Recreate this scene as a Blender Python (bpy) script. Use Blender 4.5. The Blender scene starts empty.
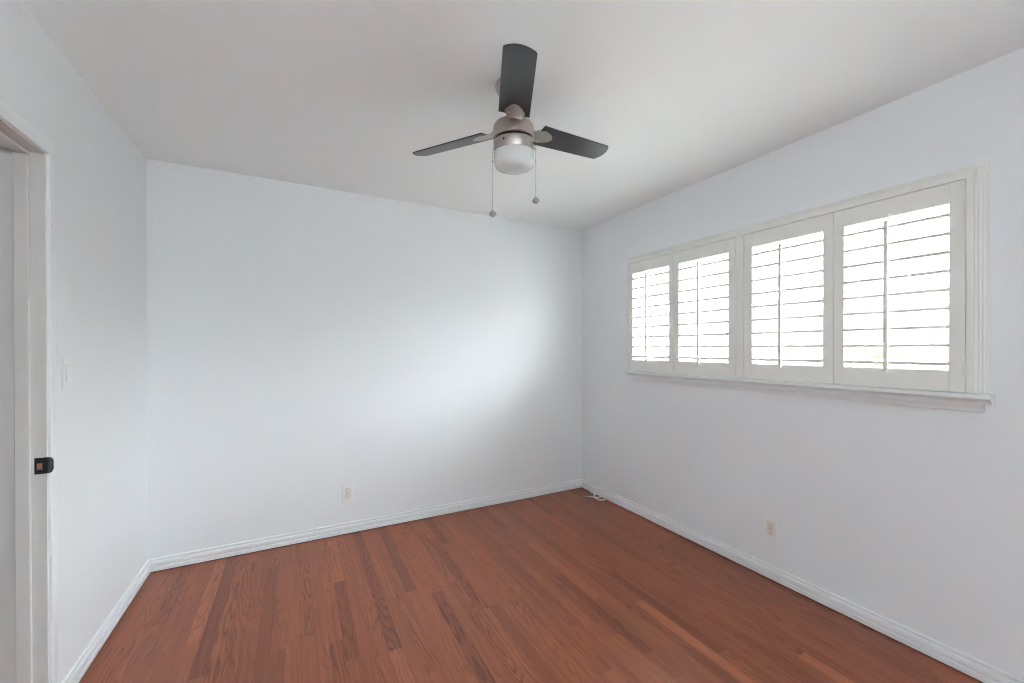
import bpy, bmesh, math, random
from mathutils import Vector, Matrix
random.seed(4)
S = bpy.context.scene
COL = S.collection
PI = math.pi

# ------------------------------------------------------------------ camera, sky, sun, exposure
CAM_H = 1.3222
YAW, PITCH, ROLL, FPX, CYPX = 0.48375, -0.004264, -0.001443, 411.544, 8.448
fw = Vector((math.sin(YAW)*math.cos(PITCH), math.cos(YAW)*math.cos(PITCH), math.sin(PITCH)))
rt0 = Vector((math.cos(YAW), -math.sin(YAW), 0)); up0 = rt0.cross(fw)
rt = math.cos(ROLL)*rt0 + math.sin(ROLL)*up0
up = -math.sin(ROLL)*rt0 + math.cos(ROLL)*up0
cam_data = bpy.data.cameras.new('camera'); cam = bpy.data.objects.new('camera', cam_data); COL.objects.link(cam)
m = Matrix((rt, up, -fw)).transposed().to_4x4(); m.translation = (0, 0, CAM_H)
cam.matrix_world = m
cam_data.sensor_fit = 'HORIZONTAL'; cam_data.sensor_width = 36.0
cam_data.lens = FPX/1024*36.0
cam_data.shift_y = CYPX/1024
cam_data.clip_start = 0.02
S.camera = cam

SKY_STRENGTH = 1.5         # overcast sky all round
HAZE_STRENGTH = 39.0       # bright thin cloud high on the window side
HAZE_DIR = (0.80, -0.50, 0.62)
GLARE_STRENGTH = 0.5      # brightest patch of cloud, low behind the trees on the near side of the window
GLARE_DIR = (0.45, -0.87, 0.20)
SUN_STRENGTH = 55.0
FILL_STRENGTH = 158.0      # unseen fill lamp added behind the camera
EXPOSURE = 0.42
w = bpy.data.worlds.new('overcast_sky'); S.world = w; w.use_nodes = True
wn = w.node_tree.nodes; wl = w.node_tree.links; wn.clear()
w_out = wn.new('ShaderNodeOutputWorld'); w_bg = wn.new('ShaderNodeBackground')
w_tc = wn.new('ShaderNodeTexCoord'); w_sep = wn.new('ShaderNodeSeparateXYZ'); w_rmp = wn.new('ShaderNodeValToRGB')
wl.new(w_tc.outputs['Generated'], w_sep.inputs[0]); wl.new(w_sep.outputs['Z'], w_rmp.inputs[0])
w_rmp.color_ramp.elements[0].position = 0.0; w_rmp.color_ramp.elements[0].color = (0.93, 0.96, 1.0, 1)
w_rmp.color_ramp.elements[1].position = 0.7; w_rmp.color_ramp.elements[1].color = (0.80, 0.90, 1.0, 1)
wl.new(w_rmp.outputs[0], w_bg.inputs['Color']); 
w_nrm = wn.new('ShaderNodeVectorMath'); w_nrm.operation = 'NORMALIZE'
wl.new(w_tc.outputs['Generated'], w_nrm.inputs[0])
def wmath(op, a, b):
    nd = wn.new('ShaderNodeMath'); nd.operation = op
    for i, v in enumerate((a, b)):
        if isinstance(v, (int, float)): nd.inputs[i].default_value = v
        else: wl.new(v, nd.inputs[i])
    return nd.outputs[0]
def lobe(direction, power, strength):
    d = wn.new('ShaderNodeVectorMath'); d.operation = 'DOT_PRODUCT'; d.inputs[1].default_value = Vector(direction).normalized()
    wl.new(w_nrm.outputs[0], d.inputs[0])
    return wmath('MULTIPLY', wmath('POWER', wmath('MAXIMUM', d.outputs['Value'], 0.0), power), strength)
wl.new(wmath('ADD', wmath('ADD', lobe(HAZE_DIR, 3.5, HAZE_STRENGTH), lobe(GLARE_DIR, 10.0, GLARE_STRENGTH)), SKY_STRENGTH), w_bg.inputs['Strength'])
wl.new(w_bg.outputs[0], w_out.inputs['Surface'])

def sun(name, direction, strength, angle):
    d = bpy.data.lights.new(name, 'SUN'); d.energy = strength; d.angle = angle; d.color = (1.0, 0.95, 0.88)
    o = bpy.data.objects.new(name, d); COL.objects.link(o)
    o.rotation_euler = Vector(direction).to_track_quat('-Z', 'Y').to_euler(); o.location = (0, 0, 12)
sun('sun', (0.14, -0.05, -0.98), SUN_STRENGTH, math.radians(3))

# room extents
XL, XR, YB, YR, H = -0.7763, 2.4044, 3.1489, -1.60, 2.44
WT = 0.13                                  # outer wall thickness
LT = 0.115                                 # left wall thickness
WY0, WY1, WZ0, WZ1 = 0.640, 2.462, 1.165, 1.975      # window opening
DY0, DY1, DZ = 1.225, 2.040, 2.004                   # door opening (left wall)
RX0, RX1, RZ1 = -0.74, 0.98, 2.34                    # opening added behind the camera, sized to pass the fill light

def portal(name, loc, sx, sy, direction):
    d = bpy.data.lights.new(name, 'AREA'); d.shape = 'RECTANGLE'; d.size = sx; d.size_y = sy
    d.cycles.is_portal = True
    o = bpy.data.objects.new(name, d); COL.objects.link(o)
    o.location = loc; o.rotation_euler = Vector(direction).to_track_quat('-Z', 'Y').to_euler()
portal('window_portal', (XR+WT+.02, (WY0+WY1)/2, (WZ0+WZ1)/2), WY1-WY0, WZ1-WZ0, (-1, 0, 0))

vs = S.view_settings
S.display_settings.display_device = 'sRGB'
vs.view_transform = 'Standard'; vs.look = 'None'; vs.gamma = 1.0; vs.use_curve_mapping = False
vs.exposure = EXPOSURE
cy = S.cycles
cy.max_bounces = 16; cy.diffuse_bounces = 10; cy.glossy_bounces = 6; cy.transmission_bounces = 8; cy.transparent_max_bounces = 12
cy.sample_clamp_indirect = 60.0
cy.use_denoising = True
cy.filter_width = 1.1
cy.caustics_reflective = False; cy.caustics_refractive = False

# ------------------------------------------------------------------ materials
def mat(name, base, rough=0.5, metal=0.0, spec=0.5, bump=None, tone=None, **kw):
    mt = bpy.data.materials.new(name); mt.use_nodes = True
    n = mt.node_tree.nodes; l = mt.node_tree.links; b = n['Principled BSDF']
    b.inputs['Base Color'].default_value = (*base, 1); b.inputs['Roughness'].default_value = rough
    b.inputs['Metallic'].default_value = metal; b.inputs['Specular IOR Level'].default_value = spec
    for k, v in kw.items(): b.inputs[k].default_value = v
    tc = n.new('ShaderNodeTexCoord')
    if tone:                                # faint tonal variation of the paint itself: (scale, amount)
        no = n.new('ShaderNodeTexNoise'); no.inputs['Scale'].default_value = tone[0]; no.inputs['Detail'].default_value = 3
        rp = n.new('ShaderNodeValToRGB'); l.new(tc.outputs['Object'], no.inputs['Vector']); l.new(no.outputs['Fac'], rp.inputs[0])
        a = tone[1]
        rp.color_ramp.elements[0].color = (*[max(0, c*(1-a)) for c in base], 1); rp.color_ramp.elements[1].color = (*[min(1, c*(1+a)) for c in base], 1)
        rp.color_ramp.elements[0].position = .3; rp.color_ramp.elements[1].position = .7
        l.new(rp.outputs[0], b.inputs['Base Color'])
    if bump:                                # (scale, strength, distance)
        no2 = n.new('ShaderNodeTexNoise'); no2.inputs['Scale'].default_value = bump[0]; no2.inputs['Detail'].default_value = 4
        bp = n.new('ShaderNodeBump'); bp.inputs['Strength'].default_value = bump[1]; bp.inputs['Distance'].default_value = bump[2]
        l.new(tc.outputs['Object'], no2.inputs['Vector']); l.new(no2.outputs['Fac'], bp.inputs['Height']); l.new(bp.outputs[0], b.inputs['Normal'])
    return mt

M_WALL = mat('wall_paint', (0.808, 0.833, 0.848), 0.55, bump=(140, .05, .002), tone=(1.3, .006), spec=.3)
M_CEIL = mat('ceiling_paint', (0.885, 0.91, 0.915), 0.7, bump=(120, .05, .002), tone=(1.1, .006), spec=.2)
M_TRIM = mat('trim_paint', (0.82, 0.845, 0.865), 0.35, tone=(9, .01))
M_SHUT = mat('shutter_paint', (0.80, 0.795, 0.755), 0.38, tone=(9, .01))
M_SILL = mat('sill_paint', (0.76, 0.785, 0.785), 0.4, tone=(9, .01))
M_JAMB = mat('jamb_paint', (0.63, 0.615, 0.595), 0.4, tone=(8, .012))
M_DARK = mat('shadow_gap', (0.02, 0.014, 0.012), 0.8)
M_PLATE = mat('plastic_ivory', (0.84, 0.83, 0.80), 0.35)
M_SWPL = mat('plastic_white', (0.82, 0.83, 0.84), 0.35)
M_SLOT = mat('outlet_slot', (0.05, 0.045, 0.04), 0.7)
M_STRIKE = mat('strike_bronze', (0.035, 0.032, 0.032), 0.42, metal=.6)
M_BRASS = mat('strike_brass', (0.55, 0.28, 0.17), 0.4, metal=.7)
M_SCREW = mat('screw_steel', (0.75, 0.73, 0.70), 0.25, metal=1)
M_CABLE = mat('cable_white', (0.88, 0.87, 0.85), 0.45)
M_CONN = mat('connector_brass', (0.50, 0.44, 0.27), 0.4, metal=.9)
M_HOUSE = mat('stucco', (0.60, 0.60, 0.61), 0.9, bump=(40, .3, .01), tone=(2, .05))
M_EAVE = mat('eave_board', (0.5, 0.5, 0.52), 0.7)
M_LEAF = mat('leaf', (0.25, 0.30, 0.19), 0.6, tone=(6, .4))
M_BARK = mat('bark', (0.12, 0.09, 0.07), 0.9)
M_YARD = mat('yard_concrete', (0.50, 0.49, 0.47), 0.9, bump=(30, .2, .01), tone=(1.5, .08))
M_CARPET = mat('carpet', (0.80, 0.80, 0.80), 0.95, bump=(400, .3, .004), tone=(30, .04))
M_HALLF = mat('hall_floor_wood', (0.30, 0.13, 0.085), 0.4, tone=(5, .2))

def nickel():
    mt = mat('brushed_nickel', (0.47, 0.42, 0.38), 0.24, metal=1.0)
    n = mt.node_tree.nodes; l = mt.node_tree.links; b = n['Principled BSDF']
    tc = n.new('ShaderNodeTexCoord'); mp = n.new('ShaderNodeMapping'); mp.inputs['Scale'].default_value = (25, 25, 900)
    no = n.new('ShaderNodeTexNoise'); no.inputs['Scale'].default_value = 1; no.inputs['Detail'].default_value = 2
    mr = n.new('ShaderNodeMapRange'); mr.inputs['To Min'].default_value = .31; mr.inputs['To Max'].default_value = .40
    l.new(tc.outputs['Object'], mp.inputs[0]); l.new(mp.outputs[0], no.inputs['Vector']); l.new(no.outputs['Fac'], mr.inputs['Value']); l.new(mr.outputs[0], b.inputs['Roughness'])
    b.inputs['Anisotropic'].default_value = .4
    return mt
M_NICKEL = nickel()
M_ARM = mat('satin_nickel', (0.43, 0.385, 0.35), 0.30, metal=1.0)
M_BLADE = mat('blade_black', (0.018, 0.018, 0.020), 0.30, spec=.7, bump=(60, .08, .001), tone=(12, .1))
M_SHADE = mat('opal_glass', (0.70, 0.715, 0.70), 0.16, spec=.5)
M_SHADE.node_tree.nodes['Principled BSDF'].inputs['Subsurface Weight'].default_value = .25
M_SHADE.node_tree.nodes['Principled BSDF'].inputs['Subsurface Radius'].default_value = (.02, .02, .02)
M_FOB = mat('fob_acrylic', (0.50, 0.50, 0.50), 0.12, metal=.35)
M_CHAIN = mat('chain_nickel', (0.55, 0.54, 0.52), 0.35, metal=.9)

def glass():
    mt = bpy.data.materials.new('window_glass'); mt.use_nodes = True
    n = mt.node_tree.nodes; l = mt.node_tree.links; n.clear()
    o = n.new('ShaderNodeOutputMaterial'); mx = n.new('ShaderNodeMixShader'); tr = n.new('ShaderNodeBsdfTransparent'); gl = n.new('ShaderNodeBsdfGlossy')
    lw = n.new('ShaderNodeLayerWeight'); lw.inputs['Blend'].default_value = .5; pw = n.new('ShaderNodeMath'); pw.operation = 'POWER'; pw.inputs[1].default_value = 5.0
    fr = n.new('ShaderNodeMath'); fr.operation = 'MULTIPLY_ADD'; fr.inputs[1].default_value = .93; fr.inputs[2].default_value = .04
    l.new(lw.outputs['Facing'], pw.inputs[0]); l.new(pw.outputs[0], fr.inputs[0]); gl.inputs['Roughness'].default_value = .02
    tr.inputs['Color'].default_value = (.95, .97, .96, 1)
    l.new(fr.outputs[0], mx.inputs[0]); l.new(tr.outputs[0], mx.inputs[1]); l.new(gl.outputs[0], mx.inputs[2]); l.new(mx.outputs[0], o.inputs['Surface'])
    return mt
M_GLASS = glass()

def floor_mat():
    mt = bpy.data.materials.new('oak_strip_floor'); mt.use_nodes = True
    n = mt.node_tree.nodes; l = mt.node_tree.links; b = n['Principled BSDF']
    def math_(op, a, bb=None, c=None):
        nd = n.new('ShaderNodeMath'); nd.operation = op
        for i, v in enumerate((a, bb, c)):
            if v is None: continue
            if isinstance(v, (int, float)): nd.inputs[i].default_value = v
            else: l.new(v, nd.inputs[i])
        return nd.outputs[0]
    def comb(x, y, z):
        nd = n.new('ShaderNodeCombineXYZ')
        for i, v in enumerate((x, y, z)):
            if isinstance(v, (int, float)): nd.inputs[i].default_value = v
            else: l.new(v, nd.inputs[i])
        return nd.outputs[0]
    def white(v):
        nd = n.new('ShaderNodeTexWhiteNoise'); nd.noise_dimensions = '3D'; l.new(v, nd.inputs['Vector']); return nd.outputs['Value']
    def noise(v, scale, detail=3, rough=.55):
        nd = n.new('ShaderNodeTexNoise'); nd.inputs['Scale'].default_value = scale; nd.inputs['Detail'].default_value = detail; nd.inputs['Roughness'].default_value = rough
        l.new(v, nd.inputs['Vector']); return nd.outputs['Fac']
    def ramp(f, stops):
        nd = n.new('ShaderNodeValToRGB'); e = nd.color_ramp.elements
        while len(e) < len(stops): e.new(.5)
        for el, (p, c) in zip(e, stops): el.position = p; el.color = (*c, 1)
        l.new(f, nd.inputs[0]); return nd.outputs[0]
    def mix(kind, f, a, bb):
        nd = n.new('ShaderNodeMix'); nd.data_type = 'RGBA'; nd.blend_type = kind
        if isinstance(f, (int, float)): nd.inputs['Factor'].default_value = f
        else: l.new(f, nd.inputs['Factor'])
        for s, v in ((6, a), (7, bb)):
            if isinstance(v, tuple): nd.inputs[s].default_value = (*v, 1)
            else: l.new(v, nd.inputs[s])
        return nd.outputs[2]
    tc = n.new('ShaderNodeTexCoord'); sp = n.new('ShaderNodeSeparateXYZ'); l.new(tc.outputs['Object'], sp.inputs[0])
    x, y = sp.outputs['X'], sp.outputs['Y']
    W = 0.057
    xs = math_('DIVIDE', math_('ADD', x, 5.003), W); row = math_('FLOOR', xs); fx = math_('FRACT', xs)
    r1 = white(comb(row, 3.1, 0.7)); r2 = white(comb(row, 8.3, 2.2))
    L = math_('ADD', math_('MULTIPLY', r1, .9), .65)
    ys = math_('DIVIDE', math_('ADD', math_('ADD', y, 20), math_('MULTIPLY', r2, 3.0)), L); idn = math_('FLOOR', ys); fy = math_('FRACT', ys)
    t = white(comb(row, idn, 1.0)); t2 = white(comb(row, idn, 5.0))
    base = ramp(t, [(0, (0.232, 0.062, 0.025)), (.12, (0.305, 0.086, 0.035)), (.5, (0.332, 0.096, 0.039)), (.88, (0.356, 0.104, 0.042)), (1, (0.44, 0.142, 0.062))])
    seed = math_('MULTIPLY', t2, 37.0)
    # fine straight pores
    fine = noise(comb(math_('MULTIPLY', x, 260), math_('MULTIPLY', y, 7), seed), 1.0, 4)
    col = mix('MULTIPLY', .5, base, ramp(fine, [(.30, (.62, .56, .54)), (.62, (1.06, 1.05, 1.05))]))
    streak = noise(comb(math_('MULTIPLY', x, 70), math_('MULTIPLY', y, 1.6), seed), 1.0, 3)
    col = mix('MULTIPLY', .8, col, ramp(streak, [(.28, (.74, .70, .68)), (.50, (1.0, 1.0, 1.0)), (.72, (1.12, 1.14, 1.14))]))
    # cathedral figure: contour lines of a field stretched along the board
    fld = noise(comb(math_('MULTIPLY', x, 13), math_('MULTIPLY', y, 1.5), seed), 1.0, 1.5, .4)
    rings = math_('FRACT', math_('MULTIPLY', fld, 15.0))
    fig = ramp(rings, [(0, (.42, .32, .28)), (.14, (.70, .62, .58)), (.42, (1.06, 1.06, 1.06)), (.84, (1.02, 1.02, 1.02)), (1, (.42, .32, .28))])
    amt = math_('MULTIPLY', math_('POWER', white(comb(row, idn, 9.0)), 1.6), .85)
    col = mix('MULTIPLY', amt, col, fig)
    big = noise(comb(math_('MULTIPLY', x, 2.0), math_('MULTIPLY', y, 1.1), 0.0), 1.0, 3)
    col = mix('MULTIPLY', .5, col, ramp(big, [(.3, (.90, .89, .89)), (.7, (1.06, 1.04, 1.03))]))
    # joints
    e1 = math_('LESS_THAN', fx, .022); e2 = math_('LESS_THAN', fy, .0018)
    jn = math_('MAXIMUM', e1, e2)
    col = mix('MIX', math_('MULTIPLY', jn, .40), col, (.06, .022, .015))
    l.new(col, b.inputs['Base Color'])
    b.inputs['Roughness'].default_value = .36; b.inputs['Specular IOR Level'].default_value = .52
    rr = n.new('ShaderNodeMapRange'); rr.inputs['To Min'].default_value = .26; rr.inputs['To Max'].default_value = .38
    l.new(fine, rr.inputs['Value']); l.new(rr.outputs[0], b.inputs['Roughness'])
    bp = n.new('ShaderNodeBump'); bp.inputs['Strength'].default_value = .12; bp.inputs['Distance'].default_value = .002
    l.new(math_('SUBTRACT', fine, jn), bp.inputs['Height']); l.new(bp.outputs[0], b.inputs['Normal'])
    return mt
M_FLOOR = floor_mat()

# ------------------------------------------------------------------ mesh helpers
def bx(bm, lo, hi):
    x0, y0, z0 = lo; x1, y1, z1 = hi
    v = [bm.verts.new(p) for p in ((x0,y0,z0),(x1,y0,z0),(x1,y1,z0),(x0,y1,z0),(x0,y0,z1),(x1,y0,z1),(x1,y1,z1),(x0,y1,z1))]
    for f in ((3,2,1,0),(4,5,6,7),(0,1,5,4),(1,2,6,5),(2,3,7,6),(3,0,4,7)): bm.faces.new([v[i] for i in f])

def obj(name, bm, material, parent=None, smooth=False, bevel=0.0, seg=2, loc=None, auto=None):
    bmesh.ops.recalc_face_normals(bm, faces=bm.faces)
    me = bpy.data.meshes.new(name); bm.to_mesh(me); bm.free()
    me.materials.append(material)
    o = bpy.data.objects.new(name, me); COL.objects.link(o)
    if parent: o.parent = parent
    if loc is not None: o.location = loc
    if smooth or auto:
        for p in me.polygons: p.use_smooth = True
        me.set_sharp_from_angle(angle=math.radians(auto or 40))
    if bevel:
        md = o.modifiers.new('bevel', 'BEVEL'); md.width = bevel; md.segments = seg; md.limit_method = 'ANGLE'; md.angle_limit = math.radians(35)
    return o

def box(name, lo, hi, material, parent=None, bevel=0.0, **k):
    bm = bmesh.new(); bx(bm, lo, hi); return obj(name, bm, material, parent, bevel=bevel, **k)

def lathe(bm, prof, steps=48, mtx=None, axis=(0, 0)):
    mtx = mtx or Matrix.Identity(4)
    rings = []
    for r, z in prof:
        if r < 1e-6: rings.append([bm.verts.new(mtx @ Vector((axis[0], axis[1], z)))])
        else: rings.append([bm.verts.new(mtx @ Vector((axis[0]+r*math.cos(2*PI*k/steps), axis[1]+r*math.sin(2*PI*k/steps), z))) for k in range(steps)])
    for a, b in zip(rings, rings[1:]):
        for k in range(steps):
            k2 = (k+1) % steps
            if len(a) == 1 and len(b) == 1: continue
            if len(a) == 1: bm.faces.new((a[0], b[k], b[k2]))
            elif len(b) == 1: bm.faces.new((a[k], b[0], a[k2]))
            else: bm.faces.new((a[k], b[k], b[k2], a[k2]))
    for rg in (rings[0], rings[-1]):
        if len(rg) > 1: bm.faces.new(rg)

def prism(bm, outline, z0, z1, mtx=None):
    """outline: (a, b) polygon, extruded along the third axis of mtx"""
    mtx = mtx or Matrix.Identity(4)
    A = [bm.verts.new(mtx @ Vector((a, b, z0))) for a, b in outline]; B = [bm.verts.new(mtx @ Vector((a, b, z1))) for a, b in outline]
    bm.faces.new(A); bm.faces.new(B[::-1])
    for i in range(len(A)):
        j = (i+1) % len(A); bm.faces.new((A[i], A[j], B[j], B[i]))

def sweep(bm, stations):
    """stations: lists of points, the same closed profile at successive mitred corners"""
    R = [[bm.verts.new(p) for p in st] for st in stations]
    n = len(R[0])
    for a, b in zip(R, R[1:]):
        for i in range(n):
            j = (i+1) % n; bm.faces.new((a[i], a[j], b[j], b[i]))
    bm.faces.new(R[0]); bm.faces.new(R[-1][::-1])

def tube(bm, pts, r, steps=8):
    pts = [Vector(p) for p in pts]; rings = []
    for i, p in enumerate(pts):
        d = (pts[min(i+1, len(pts)-1)] - pts[max(i-1, 0)]).normalized()
        a = d.cross(Vector((0, 0, 1)))
        if a.length < 1e-3: a = d.cross(Vector((1, 0, 0)))
        a.normalize(); b = d.cross(a)
        rings.append([bm.verts.new(p + r*(math.cos(2*PI*k/steps)*a + math.sin(2*PI*k/steps)*b)) for k in range(steps)])
    for A, B in zip(rings, rings[1:]):
        # keep rings aligned
        best = min(range(steps), key=lambda s: (A[0].co-B[s].co).length)
        for k in range(steps):
            k2 = (k+1) % steps; bm.faces.new((A[k], A[k2], B[(k2+best) % steps], B[(k+best) % steps]))
    bm.faces.new(rings[0]); bm.faces.new(rings[-1])

def empty(name, loc, label=None, cat=None, group=None, kind=None):
    o = bpy.data.objects.new(name, None); COL.objects.link(o); o.location = loc; o.empty_display_size = .05
    return tag(o, label, cat, group, kind)
def tag(o, label=None, cat=None, group=None, kind=None):
    for k, v in (('label', label), ('category', cat), ('group', group), ('kind', kind)):
        if v: o[k] = v
    return o
def struct(o, label=None, cat=None): return tag(o, label, cat, None, 'structure')

# ------------------------------------------------------------------ room shell
struct(box('floor', (XL, YR, -.05), (XR, YB, 0), M_FLOOR), 'reddish brown stained oak strip floor', 'floor')
struct(box('ceiling', (XL-LT, YR-WT, H), (XR+WT, YB+WT, H+.12), M_CEIL), 'smooth white painted ceiling', 'ceiling')
struct(box('wall_back', (XL-LT, YB, -.05), (XR+WT, YB+WT, H), M_WALL), 'plain white wall facing the camera', 'wall')
bm = bmesh.new()
bx(bm, (XR, YR, -.05), (XR+WT, YB, WZ0)); bx(bm, (XR, YR, WZ1), (XR+WT, YB, H))
bx(bm, (XR, YR, WZ0), (XR+WT, WY0, WZ1)); bx(bm, (XR, WY1, WZ0), (XR+WT, YB, WZ1))
struct(obj('wall_right', bm, M_WALL), 'white wall with the shuttered window', 'wall')
JT = .02                                    # jamb board thickness: rough opening is wider by this
bm = bmesh.new()
bx(bm, (XL-LT, YR, -.05), (XL, DY0-JT, H)); bx(bm, (XL-LT, DY1+JT, -.05), (XL, YB, H)); bx(bm, (XL-LT, DY0-JT, DZ+JT), (XL, DY1+JT, H))
struct(obj('wall_left', bm, M_WALL), 'white wall with the doorway', 'wall')
bm = bmesh.new()
bx(bm, (XL-LT, YR-WT, -.05), (RX0, YR, H)); bx(bm, (RX1, YR-WT, -.05), (XR+WT, YR, H))
bx(bm, (RX0, YR-WT, RZ1), (RX1, YR, H))
struct(obj('wall_rear', bm, M_WALL), 'white wall behind the camera with an archway added for fill light', 'wall')

# baseboards: profile (protrusion from the wall, height)
BB = [(0, .004), (.006, .004), (.006, .0045), (.0140, .0045), (.0148, .006), (.0148, .0270), (.0125, .0290), (.0095, .0295), (.0095, .0325), (.0128, .0345), (.0142, .038), (.0142, .0540), (.0125, .0585),
      (.0080, .0615), (.0050, .0625), (.0050, .0660), (.0092, .0680), (.0105, .0710), (.0100, .0760), (.0065, .0792), (0, .0800)]
def baseboard(name, pts_fn, label):
    bm = bmesh.new(); sweep(bm, [pts_fn(0), pts_fn(1)])
    struct(obj(name, bm, M_TRIM, auto=25), label, 'baseboard')
baseboard('baseboard_back', lambda e: [((XR-p) if e else (XL+p), YB-p, z) for p, z in BB], 'white moulded baseboard along the back wall')
baseboard('baseboard_right', lambda e: [(XR-p, (YB-p) if e else YR, z) for p, z in BB], 'white moulded baseboard below the window')
baseboard('baseboard_left', lambda e: [(XL+p, (YB-p) if e else DY1+.060, z) for p, z in BB], 'white moulded baseboard between doorway and corner')
# dark open joint under the baseboards
bm = bmesh.new()
bx(bm, (XL, YB-.0105, 0), (XR, YB, .004)); bx(bm, (XR-.0105, YR, 0), (XR, YB-.0105, .004)); bx(bm, (XL, DY1+.06, 0), (XL+.0105, YB-.0105, .004))
struct(obj('trim_1', bm, M_DARK), 'dark joint between baseboard and floor', 'trim')

# ------------------------------------------------------------------ window in the right wall: sash and glass
win = struct(empty('window_1', (XR+WT, (WY0+WY1)/2, WZ0)), 'sliding window behind the shutters', 'window')
def child_box(name, lo, hi, material, parent, bevel=0.0):
    off = parent.location; g = parent
    while g.parent: g = g.parent; off = off + g.location
    return box(name, [a-b for a, b in zip(lo, off)], [a-b for a, b in zip(hi, off)], material, parent, bevel=bevel)
def rebase(o, parent):
    off = parent.location.copy(); g = parent
    while g.parent: g = g.parent; off = off + g.location
    o.data.transform(Matrix.Translation(-off)); return o
gx0, gx1 = XR+.082, XR+.116
bm = bmesh.new(); fwid = .035
bx(bm, (gx0, WY0, WZ0), (gx1, WY1, WZ0+fwid)); bx(bm, (gx0, WY0, WZ1-fwid), (gx1, WY1, WZ1))
bx(bm, (gx0, WY0, WZ0+fwid), (gx1, WY0+fwid, WZ1-fwid)); bx(bm, (gx0, WY1-fwid, WZ0+fwid), (gx1, WY1, WZ1-fwid))
rebase(obj('window_frame', bm, M_TRIM, win, bevel=.002), win)
ym = (WY0+WY1)/2
child_box('meeting_stile', (gx0+.003, ym-.022, WZ0+fwid), (gx1-.003, ym+.022, WZ1-fwid), M_TRIM, win, .002)
for a, b in ((WY0+fwid, ym-.022), (ym+.022, WY1-fwid)):
    child_box('glass_pane', (XR+.097, a, WZ0+fwid), (XR+.101, b, WZ1-fwid), M_GLASS, win)

# unseen room behind the camera, added with its lamp as soft fill light
NY0, NY1 = YR-WT-3.2, YR-WT
struct(box('floor_next', (XL-LT, NY0, -.05), (XR+WT, YR, 0), M_CARPET), 'pale carpet of the added room, bounces fill light', 'floor')
struct(box('ceiling_next', (XL-LT, NY0-WT, H), (XR+WT, YR-WT, H+.12), M_CEIL), 'white ceiling of the added fill-light room', 'ceiling')
struct(box('wall_next_rear', (XL-LT, NY0-WT, -.05), (XR+WT, NY0, H), M_WALL), 'white rear wall of the added fill-light room', 'wall')
struct(box('wall_next_left', (XL-LT, NY0, -.05), (XL, NY1, H), M_WALL), 'white left wall of the added fill-light room', 'wall')
struct(box('wall_next_right', (XR, NY0, -.05), (XR+WT, NY1, H), M_WALL), 'white right wall of the added fill-light room', 'wall')
lamp = empty('fill_lamp', (2.00, YR-WT-2.2, H), 'unseen fill lamp added in the room behind the camera', 'lamp')
bm = bmesh.new(); lathe(bm, [(0, 0), (.070, 0), (.072, -.008), (.060, -.022), (.020, -.028), (0, -.028)], 40); obj('fill_lamp_base', bm, M_TRIM, lamp, auto=40)
bm = bmesh.new(); lathe(bm, [(0, -.02), (.008, -.02), (.008, -.100), (.022, -.102), (.022, -.120), (0, -.120)], 24); obj('fill_lamp_stem', bm, M_TRIM, lamp, auto=40)
ld = bpy.data.lights.new('fill_light', 'POINT'); ld.shadow_soft_size = .10; ld.energy = FILL_STRENGTH; ld.color = (.95, .98, 1.0)
lo = bpy.data.objects.new('fill_light', ld); COL.objects.link(lo); lo.parent = lamp; lo.location = (0, 0, -.23)

# ------------------------------------------------------------------ shutter surround, sill
FY0, FY1, FZ1, FZ0 = 0.613, 2.4876, 1.9985, 1.1395     # inner edge of the surround at its front
PF = .032                                              # how far the surround's face stands out from the wall
surround = struct(empty('trim_3', (XR, (FY0+FY1)/2, FZ0)), 'white stepped wooden surround holding the four shutters', 'window frame')
PROF = [(0, -.004), (0, PF), (.013, PF+.001), (.0215, PF), (.0225, PF-.005), (.0245, PF-.0045), (.031, PF-.0065), (.0325, PF-.0125), (.0345, PF-.012), (.0405, PF-.0155),
        (.042, PF-.0205), (.044, PF-.020), (.050, PF-.0235), (.0515, .004), (.0545, .003), (.0555, .0), (.0555, -.001), (.027, -.001), (.027, -.004)]
# keep only the room-side moulding, the leg in the wall is hidden behind the panels
def fr_st(yc, zc, sy, sz): return [(XR-p, yc+sy*d, zc+sz*d) for d, p in PROF]
bm = bmesh.new(); sweep(bm, [fr_st(FY0, FZ0+.0005, -1, 0), fr_st(FY0, FZ1, -1, 1), fr_st(FY1, FZ1, 1, 1), fr_st(FY1, FZ0+.0005, 1, 0)])
rebase(obj('casing', bm, M_SHUT, surround, auto=22), surround)
TP0, TP1 = 1.5385, 1.5860
child_box('t_post', (XR-PF, TP0, FZ0+.001), (XR-PF+.030, TP1, FZ1-.0005), M_SHUT, surround, .0015)

sill = struct(empty('trim_2', (XR, (FY0+FY1)/2, FZ0)), 'white window stool and apron under the shutters', 'window sill')
STOOL = [(0, 1.1392), (.050, 1.1392), (.054, 1.1375), (.0545, 1.1225), (.0515, 1.1195), (.045, 1.1175), (.038, 1.113), (.033, 1.106), (.0315, 1.0985), (0, 1.0985)]
APRON = [(0, 1.0985), (.026, 1.0985), (.0255, 1.090), (.020, 1.082), (.0165, 1.074), (.0160, 1.0665), (.013, 1.0640), (0, 1.0640)]
for nm, pr, a, b in (('stool', STOOL, .5425, 2.5150), ('apron', APRON, .5670, 2.4640)):
    bm = bmesh.new(); sweep(bm, [[(XR-p, a, z) for p, z in pr], [(XR-p, b, z) for p, z in pr]])
    rebase(obj(nm, bm, M_SILL, sill, auto=25), sill)

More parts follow.
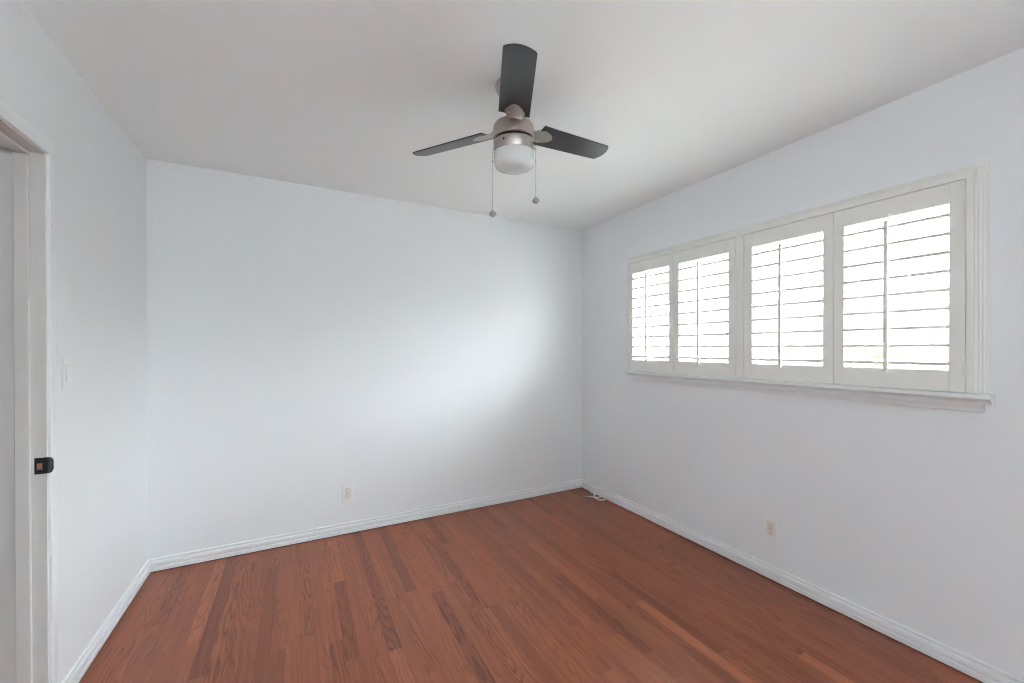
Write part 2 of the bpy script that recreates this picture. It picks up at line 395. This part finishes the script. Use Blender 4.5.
# ------------------------------------------------------------------ shutter panels
PZ0, PZ1 = 1.1415, 1.9965
OZ0, OZ1 = 1.2285, 1.9130
PX0, PX1 = XR-.031, XR-.003                            # panel front and back
LOUVER_Z = [1.8680+(-.0762)*k for k in range(9)]
LOUVER_TILT = math.radians(7)
def louver_bm(y0, y1, z):
    bm = bmesh.new(); n = 14; a, t = .032, .0078
    pr = []
    for k in range(2*n):
        th = 2*PI*k/(2*n); x_ = a*math.copysign(abs(math.cos(th))**.55, math.cos(th)); z_ = t*math.copysign(abs(math.sin(th))**.55, math.sin(th))
        xr = x_*math.cos(LOUVER_TILT) - z_*math.sin(LOUVER_TILT); zr = x_*math.sin(LOUVER_TILT) + z_*math.cos(LOUVER_TILT)
        pr.append((xr, zr))
    xc = (PX0+PX1)/2
    sweep(bm, [[(xc+x_, y0, z+z_) for x_, z_ in pr], [(xc+x_, y1, z+z_) for x_, z_ in pr]])
    return bm
def shutter(y0, y1, oy0, oy1, hinge_low, label):
    root = empty('plantation_shutter', (PX0, (y0+y1)/2, PZ0), label, 'window shutter', 'louvered shutter panels across the window')
    child_box('stile', (PX0, y0, PZ0), (PX1, oy0, PZ1), M_SHUT, root, .0015)
    child_box('stile', (PX0, oy1, PZ0), (PX1, y1, PZ1), M_SHUT, root, .0015)
    child_box('top_rail', (PX0+.0006, oy0, OZ1), (PX1-.001, oy1, PZ1), M_SHUT, root, .001)
    child_box('bottom_rail', (PX0+.0006, oy0, PZ0), (PX1-.001, oy1, OZ0), M_SHUT, root, .001)
    for z in LOUVER_Z:
        rebase(obj('louver', louver_bm(oy0+.0015, oy1-.0015, z), M_SHUT, root, auto=50), root)
    yc = (oy0+oy1)/2 + .014; xf = PX0-.0285
    rod = child_box('tilt_rod', (xf, yc-.0075, 1.2135), (xf+.010, yc+.0075, 1.893), M_SHUT, root, .002)
    bm = bmesh.new(); lathe(bm, [(0, .004), (.006, .0035), (.0085, .001), (.009, -.003), (0, -.003)], 20, Matrix.Translation((PX0, yc-.006, OZ1+.014)) @ Matrix.Rotation(-PI/2, 4, 'Y'))
    rebase(obj('catch_button', bm, M_SHUT, root, auto=40), root)
    hy = y0 if hinge_low else y1
    for hz in (PZ0+.095, PZ1-.105):
        bm = bmesh.new()
        sgn = 1 if hinge_low else -1
        tube(bm, [(PX0-.0035, hy, hz-.030), (PX0-.0035, hy, hz+.030)], .0040, 10)
        bx(bm, (PX0-.0016, min(hy, hy+sgn*.010), hz-.029), (PX0+.0004, max(hy, hy+sgn*.010), hz+.029))
        rebase(obj('hinge', bm, M_SHUT, root, auto=40), root)
    return root
shutter(.6150, 1.0705, .6620, 1.0270, True, 'white louvered shutter panel at the near right end of the window, largest in view')
shutter(1.0725, 1.5370, 1.1185, 1.4845, False, 'white louvered shutter panel second from the right, between right end panel and centre post')
shutter(1.5875, 2.0555, 1.6345, 2.0065, True, 'white louvered shutter panel second from the left, just left of the centre post')
shutter(2.0575, 2.4860, 2.0935, 2.4525, False, 'white louvered shutter panel at the far left end, nearest the back corner')

# ------------------------------------------------------------------ doorway in the left wall
door = struct(empty('door_1', (XL, (DY0+DY1)/2, 0)), 'white cased doorway in the left wall', 'doorway')
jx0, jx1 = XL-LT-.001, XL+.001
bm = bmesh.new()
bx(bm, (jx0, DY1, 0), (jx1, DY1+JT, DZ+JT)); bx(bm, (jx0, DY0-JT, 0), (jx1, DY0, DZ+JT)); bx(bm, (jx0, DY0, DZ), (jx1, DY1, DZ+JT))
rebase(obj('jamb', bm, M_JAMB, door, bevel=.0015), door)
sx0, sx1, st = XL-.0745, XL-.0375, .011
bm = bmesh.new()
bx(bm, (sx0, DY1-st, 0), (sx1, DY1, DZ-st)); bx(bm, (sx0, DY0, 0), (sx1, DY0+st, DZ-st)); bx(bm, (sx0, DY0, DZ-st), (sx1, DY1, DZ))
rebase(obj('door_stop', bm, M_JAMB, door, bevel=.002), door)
# casing on the room side: (distance outward from the opening edge, protrusion)
CS = [(.004, 0), (.004, .010), (.006, .0115), (.010, .0115), (.0125, .009), (.020, .0085), (.040, .0075), (.052, .0055), (.058, .003), (.060, 0)]
def cs_st(yc, zc, sy, sz): return [(XL+p, yc+sy*d, zc+sz*d) for d, p in CS]
bm = bmesh.new(); sweep(bm, [cs_st(DY0, 0, -1, 0), cs_st(DY0, DZ, -1, 1), cs_st(DY1, DZ, 1, 1), cs_st(DY1, 0, 1, 0)])
rebase(obj('casing', bm, M_TRIM, door, auto=25), door)
# strike plate: flat leaf on the jamb with a rounded lip curling over the casing edge
sz, sh = .9130, .0285
bm = bmesh.new()
path = [(-.0300, -.0016), (-.006, -.0016), (.002, -.0017), (.008, -.0008), (.0125, .0018), (.0150, .0055)]     # (x from wall face, y from jamb face)
for (a, b), (c, d) in zip(path, path[1:]):
    pass
hh = [sh, sh, sh, sh*.97, sh*.86, sh*.55]
rows = []
for (a, b), hgt in zip(path, hh):
    rows.append([bm.verts.new((XL+a, DY1+b, sz-hgt)), bm.verts.new((XL+a, DY1+b, sz+hgt)), bm.verts.new((XL+a, DY1+b+.0016, sz+hgt)), bm.verts.new((XL+a, DY1+b+.0016, sz-hgt))])
for A, B in zip(rows, rows[1:]):
    for i in range(4): bm.faces.new((A[i], A[(i+1) % 4], B[(i+1) % 4], B[i]))
bm.faces.new(rows[0]); bm.faces.new(rows[-1])
strike = rebase(obj('strike_plate', bm, M_STRIKE, door, auto=40), door); strike['label'] = 'dark bronze strike plate with lip'
o = box('latch_hole', (XL-.0235, DY1-.0024, sz-.009), (XL-.0105, DY1-.0004, sz+.009), M_BRASS, strike); o.data.transform(Matrix.Translation(-door.location))
o = box('latch_lip', (XL-.0235, DY1-.0030, sz-.0135), (XL-.0095, DY1-.0006, sz-.0095), M_SCREW, strike); o.data.transform(Matrix.Translation(-door.location))
# hall beyond the doorway
struct(box('floor_hall', (XL-LT-1.1, 0.2, -.05), (XL-LT, 3.4, 0), M_HALLF), 'wooden hall floor beyond the doorway', 'floor')
struct(box('floor_threshold', (XL-LT, DY0-JT, -.05), (XL, DY1+JT, 0), M_FLOOR), 'oak threshold in the doorway', 'floor')
struct(box('wall_hall', (XL-LT-1.2, 0.2, -.05), (XL-LT-1.1, 3.4, H), M_WALL), 'white hall wall beyond the doorway', 'wall')
struct(box('wall_hall_near', (XL-LT-1.1, 0.1, -.05), (XL-LT, 0.2, H), M_WALL), 'white near end wall of the hall', 'wall')
struct(box('wall_hall_far', (XL-LT-1.1, 3.4, -.05), (XL-LT, 3.5, H), M_WALL), 'white far end wall of the hall', 'wall')
struct(box('ceiling_hall', (XL-LT-1.2, 0.2, H), (XL-LT, 3.4, H+.1), M_CEIL), 'white hall ceiling beyond the doorway', 'ceiling')

# ------------------------------------------------------------------ outlets, switch
def wall_frame(origin, xdir, normal):       # local x along the wall, y up, z out of the wall
    X = Vector(xdir); Z = Vector(normal); Y = Vector((0, 0, 1))
    mm = Matrix((X, Y, Z)).transposed().to_4x4(); mm.translation = origin; return mm
def rrect(w_, h_, r, n=5):
    pts = []
    for cx_, cy_, a0 in ((w_-r, h_-r, 0), (-w_+r, h_-r, PI/2), (-w_+r, -h_+r, PI), (w_-r, -h_+r, 1.5*PI)):
        for k in range(n+1): pts.append((cx_+r*math.cos(a0+k*PI/2/n), cy_+r*math.sin(a0+k*PI/2/n)))
    return pts
def outlet(origin, xdir, normal, label):
    root = empty('wall_outlet', origin, label, 'outlet', 'duplex outlets low on the walls'); F = wall_frame((0, 0, 0), xdir, normal)
    bm = bmesh.new(); prism(bm, rrect(.035, .0572, .004), 0, .0055, F); obj('cover_plate', bm, M_PLATE, root, bevel=.0022, seg=3)
    for s in (1, -1):
        bm = bmesh.new()
        pts = [(.0168*math.cos(a), s*.0195+max(-.0135, min(.0135, .0168*math.sin(a)))) for a in [2*PI*k/32 for k in range(32)]]
        prism(bm, pts, .005, .0072, F); rc = obj('receptacle', bm, M_PLATE, root, bevel=.0006)
        # recessed seam ring round the face, two slots and a ground hole
        bm = bmesh.new(); pts2 = [(p[0]*1.10, s*.0195+(p[1]-s*.0195)*1.10) for p in pts]; prism(bm, pts2, .0052, .0058, F); obj('seam', bm, M_SLOT, rc)
        bm = bmesh.new()
        for (a, b, c, d) in ((-.0072, .0030, .0011, .0046), (.0072, .0030, .0011, .0040)):
            prism(bm, [(a-c, s*.0195+b-d), (a+c, s*.0195+b-d), (a+c, s*.0195+b+d), (a-c, s*.0195+b+d)], .0070, .0075, F)
        prism(bm, [(.0026*math.cos(2*PI*k/14), s*.0195-.0075+.0026*math.sin(2*PI*k/14)) for k in range(14)], .0070, .0075, F)
        obj('slots', bm, M_SLOT, rc)
    bm = bmesh.new(); lathe(bm, [(0, .0054), (.003, .0054), (.003, .0064), (.002, .0068), (0, .0068)], 14, F); obj('screw', bm, M_SCREW, root)
    return root
outlet((.3250, YB, .2880), (1, 0, 0), (0, -1, 0), 'ivory duplex outlet low on the back wall')
outlet((XR, 1.3960, .2865), (0, -1, 0), (-1, 0, 0), 'ivory duplex outlet low on the right wall below the window')

sw = empty('light_switch', (XL, 2.1810, 1.2290), 'white rocker light switch on the left wall beside the doorway', 'switch'); F = wall_frame((0, 0, 0), (0, 1, 0), (1, 0, 0))
bm = bmesh.new(); prism(bm, rrect(.035, .0572, .004), 0, .006, F); obj('cover_plate', bm, M_SWPL, sw, bevel=.002, seg=3)
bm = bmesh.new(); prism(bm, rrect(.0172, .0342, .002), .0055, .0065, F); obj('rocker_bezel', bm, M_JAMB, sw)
bm = bmesh.new()
side = [(-.033, .0060), (-.033, .0098), (0, .0070), (.033, .0078), (.033, .0060)]
A = [bm.verts.new(F @ Vector((-.016, a, b))) for a, b in side]; B = [bm.verts.new(F @ Vector((.016, a, b))) for a, b in side]
bm.faces.new(A); bm.faces.new(B[::-1])
for i in range(5): bm.faces.new((A[i], A[(i+1) % 5], B[(i+1) % 5], B[i]))
obj('rocker', bm, M_SWPL, sw, bevel=.001)
for s in (1, -1):
    bm = bmesh.new(); lathe(bm, [(0, .0058), (.003, .0058), (.003, .0066), (0, .0070)], 14, F @ Matrix.Translation((0, s*.0485, 0))); obj('screw', bm, M_SWPL, sw)

# ------------------------------------------------------------------ coiled cable in the corner
cab = empty('coaxial_cable', (2.345, 2.830, 0), 'small coil of white cable with brass plug on the floor in the corner', 'cable')
c0 = Vector((2.345, 2.830, 0))
pts = []
for k in range(0, 62):                       # two and a half loops, leaning on the baseboard
    a = 2*PI*k/22 + .6
    lx, ly = .034*math.cos(a), .070*math.sin(a)
    lift = .0045 + max(0, lx+.030)*.45 + .0022*(k/22)
    pts.append((.012+lx+.002*math.sin(k*.7), ly+.003*math.cos(k*.9), lift))
tail_in = [(.0585, .209, .155), (.047, .209, .146), (.041, .209, .118), (.038, .205, .085), (.034, .190, .05), (.028, .160, .018), (.032, .11, .012)]
tail_out = [(-.010, .020, .012), (-.020, .050, .007), (-.034, .074, .0045), (-.050, .086, .004)]
def smooth_path(P, n=4):
    P = [Vector(p) for p in P]; out = []
    for i in range(len(P)-1):
        a = P[max(i-1, 0)]; b = P[i]; c = P[i+1]; d = P[min(i+2, len(P)-1)]
        for k in range(n):
            t = k/n; out.append(.5*((2*b)+(c-a)*t+(2*a-5*b+4*c-d)*t*t+(3*b-a-3*c+d)*t*t*t))
    return out+[P[-1]]
bm = bmesh.new(); tube(bm, smooth_path(tail_in+pts+tail_out, 3), .0044, 8); obj('cord', bm, M_CABLE, cab, auto=60)
bm = bmesh.new()
Q = Matrix.Translation((-.048, .0845, .0062)) @ Vector((-1, .45, 0)).to_track_quat('Z', 'Y').to_matrix().to_4x4()
lathe(bm, [(0, 0), (.0050, 0), (.0050, .016), (.0062, .017), (.0068, .020), (.0068, .034), (.0058, .036), (.0050, .037), (.0050, .050), (.0014, .0505), (.0014, .058), (0, .058)], 8, Q)
o = obj('plug', bm, M_CONN, cab); o['label'] = 'brass coloured plug'
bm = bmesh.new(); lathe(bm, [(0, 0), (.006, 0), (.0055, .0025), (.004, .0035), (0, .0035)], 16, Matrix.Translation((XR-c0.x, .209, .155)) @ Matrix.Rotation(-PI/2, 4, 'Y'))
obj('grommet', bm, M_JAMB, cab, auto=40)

# ------------------------------------------------------------------ ceiling fan
HUB = Vector((.8276, 1.5602, 2.2587)); TA, TB = .0498, .0465
nrm = Vector((-TA, -TB, 1)).normalized()
CAN = HUB + nrm*.1413; CAN.z = H
fan = empty('ceiling_fan', CAN, 'three bladed ceiling fan with black blades, brushed nickel motor and white glass light', 'ceiling fan')
def F_axis(z):                              # frame whose z axis is the fan's own (slightly tilted) axis; origin on the axis at world height z
    o_ = HUB + nrm*(z-HUB.z) - CAN
    X = Vector((1, 0, TA)).normalized(); Y = nrm.cross(X)
    mm = Matrix((X, Y, nrm)).transposed().to_4x4(); mm.translation = o_; return mm
bm = bmesh.new(); lathe(bm, [(.073, 0), (.0735, -.010), (.068, -.026), (.052, -.043), (.030, -.056), (.018, -.060), (0, -.060)], 48)
obj('canopy', bm, M_NICKEL, fan, auto=50)
bm = bmesh.new(); lathe(bm, [(0, .10), (.0125, .10), (.0125, 0), (0, 0)], 24, F_axis(2.290)); obj('downrod', bm, M_NICKEL, fan, auto=50)
A0 = F_axis(0)
zr = lambda pr: [(r, z) for r, z in pr]
MB_, MT_ = 2.2190, 2.2900
bm = bmesh.new(); lathe(bm, zr([(0, MT_+.004), (.024, MT_+.003), (.030, MT_), (.062, MT_-.002), (.075, MT_-.007), (.083, MT_-.016), (.0868, MT_-.028), (.0870, MB_+.002), (.0855, MB_), (0, MB_)]), 72, A0)
obj('motor_housing', bm, M_NICKEL, fan, auto=35)
bm = bmesh.new(); lathe(bm, zr([(0, MB_), (.079, MB_), (.079, MB_-.011), (0, MB_-.011)]), 48, A0); obj('motor_vent', bm, M_DARK, fan, auto=35)
SB_ = 2.1620
bm = bmesh.new(); lathe(bm, zr([(0, MB_-.0105), (.084, MB_-.0105), (.0862, MB_-.0125), (.0862, SB_+.002), (.0850, SB_), (0, SB_)]), 72, A0)
swh = obj('switch_housing', bm, M_NICKEL, fan, auto=35)
for ang in (-146.4, -47.0, 80):
    a = math.radians(ang); Z = Vector((math.cos(a), math.sin(a), 0))
    mm = A0 @ Matrix.Translation((.0862*math.cos(a), .0862*math.sin(a), 2.190)) @ Z.to_track_quat('Z', 'Y').to_matrix().to_4x4()
    bm = bmesh.new(); lathe(bm, [(0, -.001), (.0042, -.001), (.0042, .0016), (.003, .0026), (0, .0026)], 16, mm); obj('housing_screw', bm, M_DARK, swh)
SH = [(0, SB_+.004), (.0838, SB_+.004), (.0845, SB_), (.0852, SB_-.038), (.0838, SB_-.049), (.079, SB_-.060), (.070, SB_-.068), (.056, SB_-.0735), (.036, SB_-.0768), (.016, SB_-.0782), (0, SB_-.0785)]
bm = bmesh.new(); lathe(bm, zr(SH), 72, A0); obj('glass_shade', bm, M_SHADE, fan, auto=60)

def arc_outline(r0, r1, hw0, hw):
    pts = [(r0, -hw0-.005), (r1-.027, -hw)]
    c = .008
    for k in range(1, 5): a = -PI/2+k*(PI/2-.45)/5; pts.append((r1-.027+c*math.cos(a), -hw+c+c*math.sin(a)))
    for k in range(0, 13): s = -1+k/6; pts.append((r1-.0185*s*s, s*(hw-.0045)))
    for k in range(4, 0, -1): a = PI/2-k*(PI/2-.45)/5; pts.append((r1-.027+c*math.cos(a), hw-c+c*math.sin(a)))
    pts += [(r1-.027, hw), (r0, hw0)]
    return pts
PT = -.2085
for kk, off in enumerate((0, -120, 120)):
    th = -2.0175+math.radians(off)
    d = Vector((math.cos(th), math.sin(th), TA*math.cos(th)+TB*math.sin(th))).normalized(); s = nrm.cross(d)
    s2 = s*math.cos(PT)+nrm*math.sin(PT); n2 = d.cross(s2)
    mm = Matrix((d, s2, n2)).transposed().to_4x4(); mm.translation = HUB-CAN
    bm = bmesh.new(); prism(bm, arc_outline(.124, .5350, .0605, .0540), 0, .0055, mm); obj('blade', bm, M_BLADE, fan, bevel=.0012)
    bm = bmesh.new()
    prism(bm, [(.104, -.033), (.128, -.037), (.150, -.041), (.184, -.027), (.203, -.010), (.205, 0), (.203, .010), (.184, .027), (.150, .041), (.128, .037), (.104, .033)], -.0030, -.0002, mm)
    # neck: bends from the plate up into the motor
    mf = Matrix((d, s, nrm)).transposed().to_4x4(); mf.translation = HUB-CAN
    vA = [mm @ Vector((.1045, t*.024, q)) for t, q in ((-1, -.0030), (1, -.0030), (1, -.0002), (-1, -.0002))]
    vB = [mf @ Vector((.084, t*.022, q)) for t, q in ((-1, .006), (1, .006), (1, .010), (-1, .010))]
    VA = [bm.verts.new(v) for v in vA]; VB = [bm.verts.new(v) for v in vB]
    for i in range(4): bm.faces.new((VA[i], VA[(i+1) % 4], VB[(i+1) % 4], VB[i]))
    bm.faces.new(VA); bm.faces.new(VB[::-1])
    arm = obj('blade_arm', bm, M_ARM, fan, bevel=.0006)
    for (a, b) in ((.140, -.024), (.140, .024), (.178, 0)):
        bm = bmesh.new(); lathe(bm, [(0, -.0028), (.0042, -.0028), (.0038, -.0046), (.002, -.0054), (0, -.0055)], 14, mm @ Matrix.Translation((a, b, 0))); obj('screw', bm, M_SCREW, arm, auto=40)

def pull_chain(side, z_end, rad=.0900):
    base = A0 @ Vector((0, 0, 2.178)); p = base + side*rad
    bm = bmesh.new(); tube(bm, [base+side*.080, p+Vector((0, 0, -.001))], .0032, 10); prof = []
    z1 = (CAN.z+p.z); zc = z1
    holder = obj('chain_eyelet', bm, M_NICKEL, fan, auto=50)
    bm = bmesh.new(); zz = p.z; end = z_end-CAN.z+.0125; k = 0
    prof = [(0, zz)]
    while zz > end:
        prof += [(.0020, zz-.0012), (.0020, zz-.0028), (.0009, zz-.0040)]; zz -= .0040
    prof.append((0, zz))
    lathe(bm, prof, 6, Matrix.Translation((p.x, p.y, 0))); ch = obj('pull_chain', bm, M_CHAIN, fan, auto=60)
    zm = p.z-.055
    bm = bmesh.new(); lathe(bm, [(0, zm+.006), (.0030, zm+.005), (.0036, zm), (.0030, zm-.005), (0, zm-.006)], 12, Matrix.Translation((p.x, p.y, 0))); obj('chain_connector', bm, M_NICKEL, ch, auto=60)
    zf = z_end-CAN.z
    pr = [(0, zf+.0140), (.0040, zf+.0135), (.0052, zf+.010), (.0125, zf+.006), (.0158, zf+.0005), (.0142, zf-.006), (.0085, zf-.012), (0, zf-.0142)]
    bm = bmesh.new(); lathe(bm, pr, 10, Matrix.Translation((p.x, p.y, 0))); obj('pull_fob', bm, M_FOB, ch)
rside = Vector((math.cos(YAW), -math.sin(YAW), 0))
pull_chain(-rside, 1.9010, .0905); pull_chain(rside, 1.9570, .0945)

# ------------------------------------------------------------------ outside the window
struct(box('ground', (XR+WT, -14, -.35), (XR+22, 18, -.25), M_YARD), 'pale concrete yard outside the window', 'ground')
hs = empty('neighbor_house', (XR+5.2, 1.0, -.25), 'pale stucco neighbouring house seen through the louvers, low eave', 'house')
hx = XR+5.2
child_box('house_wall', (hx, -5, -.25), (hx+5, 9, 1.95), M_HOUSE, hs)
child_box('eave', (hx-.55, -5.3, 1.95), (hx+5.2, 9.3, 2.10), M_EAVE, hs)
bm = bmesh.new(); sweep(bm, [[(hx-.6, yy, 2.10), (hx+5.3, yy, 2.10), (hx+2.4, yy, 2.75)] for yy in (-5.4, 9.4)]); rebase(obj('roof', bm, M_HOUSE, hs), hs)
def shrub(x, y, h, r, label):
    root = empty('shrub', (x, y, -.25), label, 'shrub', 'shrubs along the neighbouring wall')
    bm = bmesh.new(); tube(bm, [(0, 0, 0), (.02, .01, h*.35), (0, .03, h*.6)], .03, 8); obj('stem', bm, M_BARK, root)
    bm = bmesh.new(); rng = random.Random(int(x*100+y*37))
    for _ in range(420):
        while True:
            q = Vector((rng.uniform(-1, 1), rng.uniform(-1, 1), rng.uniform(-1, 1)))
            if .35 < q.length < 1: break
        c_ = Vector((q.x*r, q.y*r, h*.58+q.z*h*.42)); u = Vector((rng.uniform(-1, 1), rng.uniform(-1, 1), rng.uniform(-.6, .6))).normalized(); v = u.cross(Vector((rng.uniform(-1, 1), rng.uniform(-1, 1), 1))).normalized()
        L_ = rng.uniform(.07, .13)
        vv = [bm.verts.new(c_+u*L_), bm.verts.new(c_+v*L_*.4), bm.verts.new(c_-u*L_), bm.verts.new(c_-v*L_*.4)]
        bm.faces.new(vv)
    obj('foliage', bm, M_LEAF, root)
for (y, h, r, lb) in ((-.6, 1.80, .70, 'leafy green shrub outside, seen low through the right end shutter panel'), (.9, 1.65, .65, 'leafy green shrub outside, seen low through the panel right of the centre post'),
                      (2.6, 1.75, .65, 'leafy green shrub outside, seen low through the panel left of the centre post'), (4.6, 1.7, .7, 'leafy green shrub outside, seen low through the far left panel')):
    shrub(hx-.9, y, h, r, lb)
